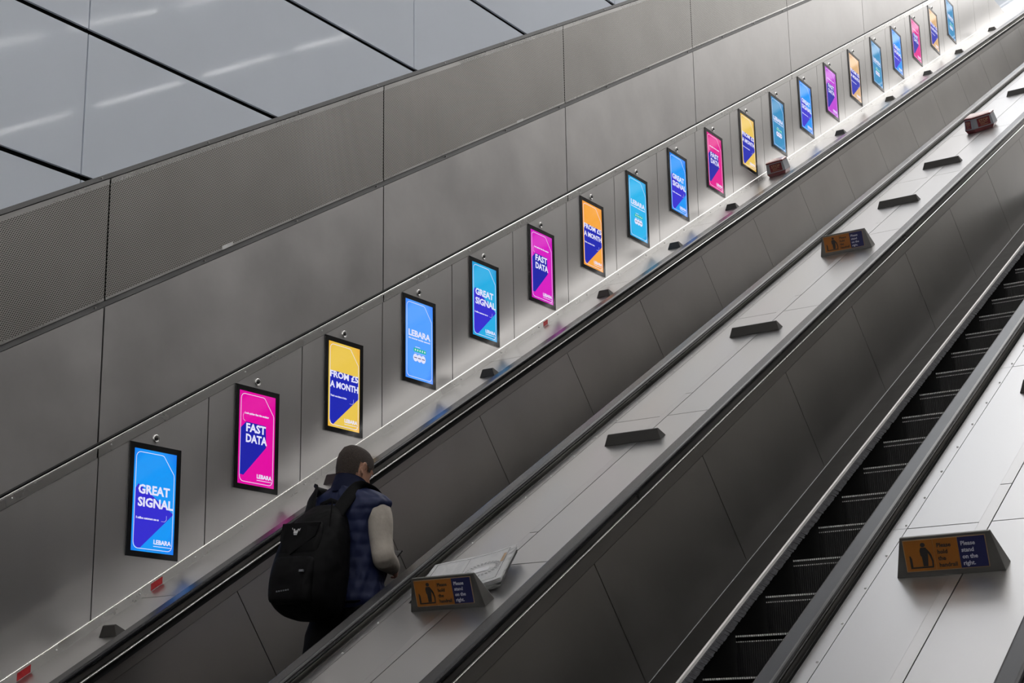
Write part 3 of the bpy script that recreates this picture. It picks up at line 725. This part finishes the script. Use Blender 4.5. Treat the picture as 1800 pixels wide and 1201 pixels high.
# stickers
def sticker(name, y0, y1, n0, n1, x, mt, label, print_=False):
    t = empty(name, (x, (y0 + y1) / 2, Zyn((y0 + y1) / 2, (n0 + n1) / 2))); tag(t, label, 'sticker', None)
    b = lambda y, n: (y - (y0 + y1) / 2, Zyn(y, n) - t.location.z)
    bm = bmesh.new(); prism(bm, [b(y0, n0), b(y1, n0), b(y1, n1), b(y0, n1)], 'x', 0, 0.0012); obj('vinyl', bm, mt, t)
    if print_:
        bm = bmesh.new()
        for q in (0.3, 0.6): prism(bm, [b(y0 + .012, n0 + (n1 - n0) * q), b(y1 - .012, n0 + (n1 - n0) * q), b(y1 - .012, n0 + (n1 - n0) * (q + .12)), b(y0 + .012, n0 + (n1 - n0) * (q + .12))], 'x', 0.0012, 0.0018)
        obj('small_print', bm, M['ink_pale'], t)
    return t
def yof(s, n): return s * C30 - n * S30
sticker('sticker', yof(6.156, -2.48), yof(6.260, -2.473), -2.487, -2.452, XW + 0.0065, M['red'], 'red sticker on the skirting below the lowest screen')
sticker('sticker', yof(5.098, -2.479), yof(5.20, -2.473), -2.487, -2.452, XW + 0.0065, M['red'], 'red sticker on the skirting at the bottom left corner')
sticker('sticker', yof(11.11, -2.478), yof(11.19, -2.47), -2.487, -2.452, XW + 0.0065, M['red'], 'red sticker on the skirting below the violet pink screen')
sticker('label_sticker', yof(7.672, -0.85), yof(7.785, -0.85), -0.857, -0.834, XW + 0.0005, M['sticker'], 'small white label under the perforated panels at the left', True)
sticker('label_sticker', yof(11.655, -0.85), yof(11.765, -0.85), -0.857, -0.838, XW + 0.0005, M['sticker'], 'small white label under the perforated panels near the middle', True)
# ================================================================== THE MAN AND HIS BACKPACK
# local frame: feet at the origin, x to his right, y the way he faces, z up
FX, FY, FZ = -5.43, 6.675, (6.55 * S30 + NOSE) / C30 + CAM_Z
def frames(pts):
    out = []
    for i in range(len(pts)):
        a = pts[max(0, i - 1)]; b = pts[min(len(pts) - 1, i + 1)]; out.append((b - a).normalized())
    return out
def loft(bm, rings, k=20, up=Vector((0, 1, 0)), caps=True, fn=None):
    """rings: (centre, rx, ry) - rx along side, ry along up-ish; a closed skin round the path"""
    pts = [Vector(r[0]) for r in rings]; T = frames(pts); prev = None; allr = []
    for i, (c, rx, ry) in enumerate(rings):
        t = T[i]; sx = up.cross(t)
        if sx.length < 1e-3: sx = Vector((1, 0, 0))
        sx.normalize(); sy = t.cross(sx).normalized(); ring = []
        for j in range(k):
            a = 2 * math.pi * j / k; p = Vector(c) + sx * rx * math.cos(a) + sy * ry * math.sin(a)
            if fn: p = fn(p, i, a)
            ring.append(bm.verts.new(p))
        if prev: [bm.faces.new((prev[j], prev[(j + 1) % k], ring[(j + 1) % k], ring[j])) for j in range(k)]
        prev = ring; allr.append(ring)
    if caps: bm.faces.new(allr[0][::-1]); bm.faces.new(allr[-1])
    return allr
def smooth_rings(rings, sub=4):
    """Catmull-Rom refinement of ring lists"""
    out = []
    R = [(Vector(c), rx, ry) for c, rx, ry in rings]
    for i in range(len(R) - 1):
        p0, p1, p2, p3 = R[max(0, i - 1)], R[i], R[i + 1], R[min(len(R) - 1, i + 2)]
        for q in range(sub):
            t = q / sub
            def cr(a, b, c, d): return 0.5 * ((2 * b) + (c - a) * t + (2 * a - 5 * b + 4 * c - d) * t * t + (-a + 3 * b - 3 * c + d) * t ** 3)
            out.append((cr(p0[0], p1[0], p2[0], p3[0]), max(0.002, cr(p0[1], p1[1], p2[1], p3[1])), max(0.002, cr(p0[2], p1[2], p2[2], p3[2]))))
    out.append(R[-1]); return out
def remeshed(name, bm, mt, parent, voxel, smooth_it=4):
    """merge overlapping closed skins into one continuous surface"""
    me = bpy.data.meshes.new(name); bmesh.ops.recalc_face_normals(bm, faces=bm.faces); bm.to_mesh(me); bm.free()
    o = bpy.data.objects.new(name, me); C.objects.link(o)
    r = o.modifiers.new('r', 'REMESH'); r.mode = 'VOXEL'; r.voxel_size = voxel; r.use_smooth_shade = True
    if smooth_it: s_ = o.modifiers.new('s', 'SMOOTH'); s_.iterations = smooth_it; s_.factor = 0.5
    dg = bpy.context.evaluated_depsgraph_get(); m2 = bpy.data.meshes.new_from_object(o.evaluated_get(dg)); m2.name = name
    bpy.data.objects.remove(o, do_unlink=True)
    m2.materials.clear()
    for q in (mt if isinstance(mt, list) else [mt]): m2.materials.append(q)
    for p in m2.polygons: p.use_smooth = True
    return link(name, m2, parent)
man = empty('person', (FX, FY, FZ))
tag(man, 'man with cropped hair, navy gilet and beige sleeves, seen from behind, head bowed', 'person')
man.rotation_euler = (0, 0, math.radians(-2))
LK = {}
FOOT = {1: Vector((0, 0, 0)), -1: Vector((-0.034, -0.40, -PITCH * S30))}

HC = Vector((0.0, 0.035, 1.595))                                # head centre
HR = Matrix.Rotation(math.radians(-24), 3, 'X')                  # head bowed
HT = Matrix.Rotation(math.radians(-8), 3, 'Z')
HK = 1.10
def hp(x, y, z): return HC + HT @ (HR @ Vector((x * HK, y * HK, z * HK)))
# joints
SHO = {1: Vector((0.190, 0.0, 1.375)), -1: Vector((-0.190, 0.0, 1.375))}
ELB = {1: Vector((0.262, -0.025, 1.10)), -1: Vector((-0.30, -0.02, 1.10))}
WRI = {1: Vector((0.135, 0.205, 1.075)), -1: Vector((-0.075, 0.235, 1.115))}
def head_bm(bm, hair=False):
    # skull built as stacked rings along the head's own axis
    prof = [(-0.115, 0.045, 0.040, 0.050), (-0.105, 0.052, 0.054, 0.038), (-0.085, 0.062, 0.073, 0.022), (-0.055, 0.069, 0.084, 0.010), (-0.02, 0.073, 0.092, 0.002),
            (0.02, 0.076, 0.097, -0.002), (0.05, 0.074, 0.095, -0.004), (0.078, 0.064, 0.083, -0.006), (0.098, 0.046, 0.061, -0.008), (0.110, 0.022, 0.030, -0.008)]
    rings = []
    for z, rx, ry, oy in prof:
        e = 0.006 if hair else 0
        rings.append([bm.verts.new(hp((rx + e) * math.cos(a), oy + (ry + e) * math.sin(a), z + (e if z > 0.05 else 0))) for a in [2 * math.pi * j / 28 for j in range(28)]])
    for a, b in zip(rings, rings[1:]):
        for j in range(28): bm.faces.new((a[j], a[(j + 1) % 28], b[(j + 1) % 28], b[j]))
    bm.faces.new(rings[0][::-1]); bm.faces.new(rings[-1])
def ball(bm, c, r, s=(1, 1, 1), rot=None):
    mtx = Matrix.Translation(c) @ ((rot.to_4x4() if rot else Matrix.Identity(4)) @ Matrix.Diagonal((*s, 1)))
    bmesh.ops.create_uvsphere(bm, u_segments=14, v_segments=10, radius=r, matrix=mtx)
HROT = HT @ HR
bm = bmesh.new()
head_bm(bm)
# nose, brow, chin, ears
loft(bm, [(hp(0, 0.088, 0.022), 0.007, 0.008), (hp(0, 0.103, -0.008), 0.011, 0.012), (hp(0, 0.112, -0.026), 0.015, 0.012), (hp(0, 0.094, -0.040), 0.014, 0.010)], 10)
ball(bm, hp(0, 0.086, 0.030), 0.02, (2.4, 0.8, 0.6), HROT)
ball(bm, hp(0, 0.078, -0.104), 0.022, (1.2, 0.9, 0.9), HROT)
ball(bm, hp(0, 0.092, -0.066), 0.011, (2.0, 0.8, 0.6), HROT); ball(bm, hp(0, 0.090, -0.078), 0.010, (1.8, 0.8, 0.6), HROT)
for sd in (-1, 1):
    er = HROT @ Matrix.Rotation(math.radians(sd * 25), 3, 'Z')
    for q in range(9):                                           # ear rim
        a = math.radians(-100 + 255 * q / 8)
        ball(bm, hp(sd * (0.080 + 0.007 * math.cos(a * 0.6)), -0.008 - 0.016 * math.cos(a) * 0.9, -0.004 + 0.029 * math.sin(a)), 0.0068)
    ball(bm, hp(sd * 0.076, -0.004, -0.006), 0.02, (0.35, 0.7, 1.2), er)
    ball(bm, hp(sd * 0.077, 0.000, -0.032), 0.009, (0.6, 0.8, 1.0), er)
# neck and torso
loft(bm, smooth_rings([((0, -0.005, 1.40), 0.10, 0.085), ((0, -0.005, 1.46), 0.075, 0.070), ((0, 0.0, 1.51), 0.060, 0.062), (hp(0, -0.012, -0.06), 0.058, 0.062), (hp(0, -0.006, -0.01), 0.055, 0.06)], 3), 20)
loft(bm, smooth_rings([((0, 0, 0.84), 0.150, 0.105), ((0, -0.005, 0.93), 0.172, 0.122), ((0, 0, 1.05), 0.150, 0.105), ((0, 0.005, 1.20), 0.165, 0.115), ((0, 0.0, 1.32), 0.185, 0.115), ((0, -0.005, 1.40), 0.165, 0.092), ((0, -0.005, 1.46), 0.09, 0.07)], 3), 24)
for sd in (-1, 1):
    loft(bm, smooth_rings([((sd * 0.12, 0, 1.40), 0.06, 0.06), (SHO[sd], 0.060, 0.062), (SHO[sd].lerp(ELB[sd], 0.35), 0.052, 0.054), (ELB[sd].lerp(SHO[sd], 0.15), 0.043, 0.045), (ELB[sd], 0.040, 0.042), (ELB[sd].lerp(WRI[sd], 0.3), 0.043, 0.043), (WRI[sd], 0.028, 0.024)], 3), 14)
    lk = (lambda z: Vector(((0.9 - z) * -0.04, (z - 0.9) * 0.47, (z - 0.9) * 0.27))) if sd < 0 else (lambda z: Vector((0, 0, 0)))
    LK[sd] = lk
    loft(bm, smooth_rings([(Vector((sd * 0.088, 0, 0.92)), 0.085, 0.095), (Vector((sd * 0.095, 0.005, 0.80)) + lk(0.8), 0.083, 0.090), (Vector((sd * 0.10, 0.03, 0.50)) + lk(0.5), 0.056, 0.060), (Vector((sd * 0.10, 0.01, 0.36)) + lk(0.36), 0.054, 0.060), (Vector((sd * 0.10, -0.02, 0.10)) + lk(0.07), 0.038, 0.042)], 4), 16)
    loft(bm, [(Vector(c) + FOOT[sd], a, b) for c, a, b in [((sd * 0.10, -0.07, 0.045), 0.032, 0.036), ((sd * 0.102, -0.01, 0.055), 0.040, 0.046), ((sd * 0.108, 0.10, 0.036), 0.044, 0.030), ((sd * 0.11, 0.17, 0.022), 0.036, 0.016)]], 12, Vector((0, 0, 1)))
    # hand: palm and five bent fingers closed on the phone
    w_ = WRI[sd]; dr = (w_ - ELB[sd]).normalized()
    up = Vector((0, 0, 1)); upn = (up - dr * up.dot(dr)).normalized(); side = dr.cross(upn)         # side points to his right-ish
    inn = -side * (1 if side.x * sd > 0 else -1)                                               # towards the body's middle
    loft(bm, smooth_rings([(w_ - dr * 0.01, 0.026, 0.022), (w_ + dr * 0.03, 0.020, 0.036), (w_ + dr * 0.085, 0.015, 0.041)], 3), 12, upn)
    for q, (off, ln, bend) in enumerate(((0.031, 0.072, 0.9), (0.010, 0.080, 1.0), (-0.011, 0.075, 1.05), (-0.031, 0.060, 1.1))):
        b0 = w_ + dr * 0.078 + upn * off; p1 = b0 + dr * ln * 0.42
        d2 = (dr * math.cos(bend) + inn * math.sin(bend)); p2 = p1 + d2 * ln * 0.33
        d3 = (dr * math.cos(bend * 1.9) + inn * math.sin(bend * 1.9)); p3 = p2 + d3 * ln * 0.28
        loft(bm, [(b0 - dr * 0.015, 0.0095, 0.0095), (b0, 0.0095, 0.0095), (p1, 0.0088, 0.0088), (p2, 0.008, 0.008), (p3, 0.0062, 0.0062)], 8, Vector((0.3, 0.2, 1)))
    b0 = w_ + dr * 0.025 + upn * 0.030; p1 = b0 + (upn * 0.7 + dr * 0.6 + inn * 0.3).normalized() * 0.042; p2 = p1 + (dr * 0.8 + inn * 0.6).normalized() * 0.034
    loft(bm, [(b0 - upn * 0.012, 0.012, 0.012), (b0, 0.012, 0.012), (p1, 0.0105, 0.0105), (p2, 0.008, 0.008)], 8, Vector((0.3, 0.2, 1)))
body = remeshed('body', bm, [M['skin'], M['black_print']], man, 0.0055, 3)
# eyes
for sd in (-1, 1):
    bm = bmesh.new(); ball(bm, hp(sd * 0.031, 0.079, 0.012), 0.0125); obj('eye', bm, M['white_print'], man, smooth=True)
# hair: a cropped cap, lower at the back than at the brow
bm = bmesh.new(); head_bm(bm, True)
bmesh.ops.subdivide_edges(bm, edges=bm.edges[:], cuts=1, use_grid_fill=True)
inv = HROT.inverted()
kill = []
for f in bm.faces:
    c = (inv @ (f.calc_center_median() - HC)) / HK
    lim = -0.052 if c.y < -0.02 else (-0.052 + (c.y + 0.02) * 1.05)
    if abs(c.x) > 0.05 and -0.032 < c.y < 0.022: lim = max(lim, 0.016)
    if c.z < lim: kill.append(f)
bmesh.ops.delete(bm, geom=kill, context='FACES')
obj('hair', bm, M['hair'], man, smooth=True)
# jumper: sleeves and body in one knit skin
bm = bmesh.new()
loft(bm, smooth_rings([((0, 0, 0.90), 0.178, 0.128), ((0, 0, 1.05), 0.168, 0.122), ((0, 0.005, 1.20), 0.176, 0.128), ((0, 0, 1.33), 0.190, 0.122), ((0, -0.005, 1.42), 0.165, 0.098)], 3), 24)
for sd in (-1, 1):
    a, b = SHO[sd], ELB[sd]; c = WRI[sd]
    loft(bm, smooth_rings([((sd * 0.11, 0, 1.375), 0.07, 0.07), (a + Vector((0.004 * sd, 0, -0.01)), 0.066, 0.070), (a.lerp(b, 0.3) + Vector((0.008 * sd, 0, 0)), 0.070, 0.073), (a.lerp(b, 0.62), 0.061, 0.066), (a.lerp(b, 0.80) , 0.060, 0.064), (b, 0.058, 0.064),
        (b.lerp(c, 0.22) + Vector((0, 0, -0.006)), 0.058, 0.062), (b.lerp(c, 0.45), 0.056, 0.056), (b.lerp(c, 0.72), 0.050, 0.050), (b.lerp(c, 0.97), 0.042, 0.042)], 4), 16)
remeshed('jumper', bm, M['jumper'], man, 0.009, 5)
# trousers
bm = bmesh.new()
loft(bm, smooth_rings([((0, 0, 1.0), 0.172, 0.128), ((0, -0.006, 0.92), 0.186, 0.136), ((0, -0.004, 0.84), 0.180, 0.132)], 3), 24)
for sd in (-1, 1):
    lk = LK[sd]
    loft(bm, smooth_rings([(Vector((sd * 0.088, 0, 0.90)), 0.094, 0.112), (Vector((sd * 0.098, 0.002, 0.78)) + lk(0.78), 0.096, 0.106), (Vector((sd * 0.102, 0.025, 0.52)) + lk(0.52), 0.088, 0.096), (Vector((sd * 0.102, 0.01, 0.34)) + lk(0.34), 0.084, 0.090), (Vector((sd * 0.102, -0.015, 0.07)) + lk(0.05), 0.068, 0.074)], 5), 16, fn=lambda p, i, a: p + Vector((0.004 * math.sin(i * 2.1 + a * 2), 0.004 * math.cos(i * 1.7 + a), 0)))
remeshed('trousers', bm, M['trousers'], man, 0.010, 2)
for sd in (-1, 1):
    bm = bmesh.new()
    loft(bm, smooth_rings([((sd * 0.10, -0.105, 0.035), 0.030, 0.030), ((sd * 0.10, -0.07, 0.052), 0.046, 0.052), ((sd * 0.102, -0.01, 0.058), 0.050, 0.058), ((sd * 0.108, 0.10, 0.038), 0.053, 0.038), ((sd * 0.11, 0.18, 0.024), 0.040, 0.022)], 3), 14, Vector((0, 0, 1)))
    for v in bm.verts: v.co.z = max(v.co.z, 0.0)
    s_ = obj('shoe', bm, M['shoe'], man, FOOT[sd], smooth=True)
    bm = bmesh.new(); box(bm, (sd * 0.103 - 0.05, -0.13, 0.0), (sd * 0.103 + 0.05, 0.20, 0.02)); bevel(bm, 0.012, 2); obj('sole', bm, M['rubber'], s_)
# gilet: quilted padded shell with a stand collar
QU = 0.062
def quilt(p, i, a):
    ph = (p.z - 0.86) / QU; b = abs(math.sin(math.pi * ph)) ** 0.6
    c = Vector((0, 0.0, p.z)); d = (p - c)
    wob = 0.005 * math.sin(5 * a + 9 * p.z) + 0.004 * math.sin(11 * a - 23 * p.z) + 0.003 * math.sin(17 * a + 61 * p.z)
    return c + d * (1 + 0.035 * (b - 0.5)) + d.normalized() * wob
bm = bmesh.new()
prof = [((0, -0.004, 0.845), 0.188, 0.142), ((0, -0.004, 0.90), 0.214, 0.168), ((0, 0, 1.05), 0.204, 0.156), ((0, 0.004, 1.20), 0.212, 0.160), ((0, 0, 1.30), 0.220, 0.158), ((0, -0.002, 1.345), 0.244, 0.150), ((0, -0.004, 1.385), 0.268, 0.135), ((0, -0.006, 1.42), 0.252, 0.118), ((0, -0.006, 1.455), 0.190, 0.104), ((0, -0.006, 1.495), 0.100, 0.088)]
loft(bm, smooth_rings(prof, 9), 48, fn=quilt)
gil = remeshed('gilet', bm, M['gilet'], man, 0.006, 1)
bm = bmesh.new()
cr_ = smooth_rings([((0, -0.008, 1.462), 0.128, 0.098), ((0, -0.006, 1.490), 0.100, 0.092), ((0, 0.002, 1.516), 0.090, 0.090), ((0, 0.010, 1.538), 0.088, 0.090)], 3)
a_ = loft(bm, cr_, 28, caps=False)
bmesh.ops.solidify(bm, geom=bm.faces[:], thickness=0.012)
obj('collar', bm, M['gilet'], gil, smooth=True)
# phone held in front
ph = empty('phone', (FX + 0.03, FY + 0.325, FZ + 1.14)); tag(ph, 'dark phone in the man\'s hands, its tip showing past his right elbow', 'phone')
ph.rotation_euler = (math.radians(-50), 0, 0)
bm = bmesh.new(); box(bm, (-0.037, -0.004, -0.075), (0.037, 0.004, 0.075)); bevel(bm, 0.003, 2); obj('case', bm, M['phone'], ph)

# backpack
pk = empty('backpack', (FX - 0.040, FY - 0.165, FZ + 0.765)); pk.rotation_euler = (math.radians(-7), math.radians(2), math.radians(4))
tag(pk, 'large black backpack with a small white logo on the man\'s back', 'backpack')
def sq(a, e): 
    c, s_ = math.cos(a), math.sin(a); return (math.copysign(abs(c) ** e, c), math.copysign(abs(s_) ** e, s_))
def pack_skin(bm, rings, k=40, e=0.62, wob=0.006):
    allr = []
    for i, (z, yc, hw, hd) in enumerate(rings):
        r = []
        for j in range(k):
            a = 2 * math.pi * j / k; x, y = sq(a, e)
            q = 1 + wob * 6 * (math.sin(3 * a + z * 21) * 0.4 + math.sin(7 * a - z * 33) * 0.25)*0.35
            r.append(bm.verts.new((x * hw * q, yc + y * hd * q, z)))
        if allr: [bm.faces.new((allr[-1][j], allr[-1][(j + 1) % k], r[(j + 1) % k], r[j])) for j in range(k)]
        allr.append(r)
    bm.faces.new(allr[0][::-1]); bm.faces.new(allr[-1])
def pr(rows, sub=4):
    r3 = smooth_rings([((0, yc, z), hw, hd) for z, yc, hw, hd in rows], sub)
    return [(c.z, c.y, hw, hd) for c, hw, hd in r3]
bm = bmesh.new()
pack_skin(bm, pr([(0.0, -0.11, 0.09, 0.05), (0.02, -0.125, 0.145, 0.10), (0.08, -0.15, 0.180, 0.150), (0.22, -0.155, 0.190, 0.158), (0.36, -0.14, 0.178, 0.140), (0.46, -0.115, 0.160, 0.112), (0.54, -0.09, 0.132, 0.080), (0.59, -0.07, 0.095, 0.055), (0.61, -0.065, 0.06, 0.04)]))
main = obj('main_bag', bm, M['pack'], pk, smooth=True)
bm = bmesh.new()                                                  # lower front pocket
pack_skin(bm, pr([(0.05, -0.285, 0.10, 0.03), (0.07, -0.295, 0.125, 0.045), (0.18, -0.295, 0.132, 0.048), (0.27, -0.285, 0.125, 0.040), (0.29, -0.28, 0.10, 0.03)]))
obj('front_pocket', bm, M['pack'], pk, smooth=True)
bm = bmesh.new()                                                  # upper pocket with a pointed flap
pack_skin(bm, pr([(0.30, -0.255, 0.10, 0.025), (0.32, -0.262, 0.122, 0.034), (0.40, -0.250, 0.120, 0.034), (0.47, -0.222, 0.100, 0.026), (0.49, -0.210, 0.08, 0.02)]))
up_ = obj('upper_pocket', bm, M['pack'], pk, smooth=True)
bm = bmesh.new(); prism(bm, [(-0.125, 0.475), (0.115, 0.475), (0.10, 0.40), (-0.03, 0.30), (-0.115, 0.38)], 'z', -0.004, 0.004)
for v in bm.verts: v.co = Vector((v.co.x, -0.296 + (v.co.y - 0.33) * 0.22 + v.co.z, v.co.y))
obj('pocket_flap', bm, M['pack'], up_)
bm = bmesh.new()                                                  # white logo: a small shield of strokes
for pts in ([(-0.028, 0.018), (-0.020, 0.004), (-0.028, 0.012)], [(-0.016, 0.012), (-0.012, -0.014), (0.012, -0.016), (0.016, 0.010), (0.010, 0.010), (0.006, -0.004), (0.0, 0.004), (-0.006, -0.004), (-0.010, 0.010)], [(0.018, 0.006), (0.026, 0.014), (0.022, -0.004)], [(-0.010, -0.017), (0.012, -0.019), (0.010, -0.024), (-0.008, -0.022)]):
    prism(bm, [(x - 0.02, z + 0.43) for x, z in pts], 'z', 0, 0.002)
for v in bm.verts: v.co = Vector((v.co.x, -0.2975 + (v.co.y - 0.43) * 0.2 - v.co.z + 0.012, v.co.y))
lg = obj('logo', bm, M['logo'], up_); lg['label'] = 'small white logo'
bm = bmesh.new(); loft(bm, [(Vector((-0.07, -0.04, 0.585)), 0.014, 0.005), (Vector((-0.06, -0.045, 0.63)), 0.014, 0.005), (Vector((0, -0.05, 0.65)), 0.014, 0.005), (Vector((0.06, -0.045, 0.63)), 0.014, 0.005), (Vector((0.07, -0.04, 0.585)), 0.014, 0.005)], 8)
obj('top_handle', bm, M['webbing'], pk, smooth=True)
for sd in (-1, 1):
    bm = bmesh.new()
    path = [(sd * 0.085, -0.06, 0.52), (sd * 0.105, -0.005, 0.61), (sd * 0.130, 0.055, 0.695), (sd * 0.145, 0.14, 0.742), (sd * 0.150, 0.24, 0.722), (sd * 0.150, 0.315, 0.63), (sd * 0.150, 0.345, 0.48), (sd * 0.17, 0.325, 0.32), (sd * 0.205, 0.16, 0.16), (sd * 0.17, -0.05, 0.10)]
    loft(bm, smooth_rings([(Vector((p[0], p[1] - 0.122 * p[2], p[2])), 0.040 if i < 7 else 0.014, 0.010 if i < 7 else 0.004) for i, p in enumerate(path)], 5), 12, Vector((0, 1, 0.6)))
    st = obj('shoulder_strap', bm, M['webbing'], pk, smooth=True)
bm = bmesh.new(); loft(bm, [(Vector((0.125, -0.20, 0.60 - 0.04 * q)), 0.004, 0.004) for q in range(12)], 6); obj('side_zip', bm, M['webbing'], pk)
bm = bmesh.new(); box(bm, (0.075, -0.348, 0.20), (0.100, -0.338, 0.212)); t_ = obj('fabric_tag', bm, M['stop_grey'], pk)
bm = bmesh.new()
for q in range(6): box(bm, (-0.055 + 0.014 * q, -0.346, 0.100 + 0.0015 * q), (-0.047 + 0.014 * q, -0.342, 0.107 + 0.0015 * q))
o = obj('reflective_stitching', bm, M['stop_grey'], pk); o['kind'] = 'stuff'
bpy.context.view_layer.update()
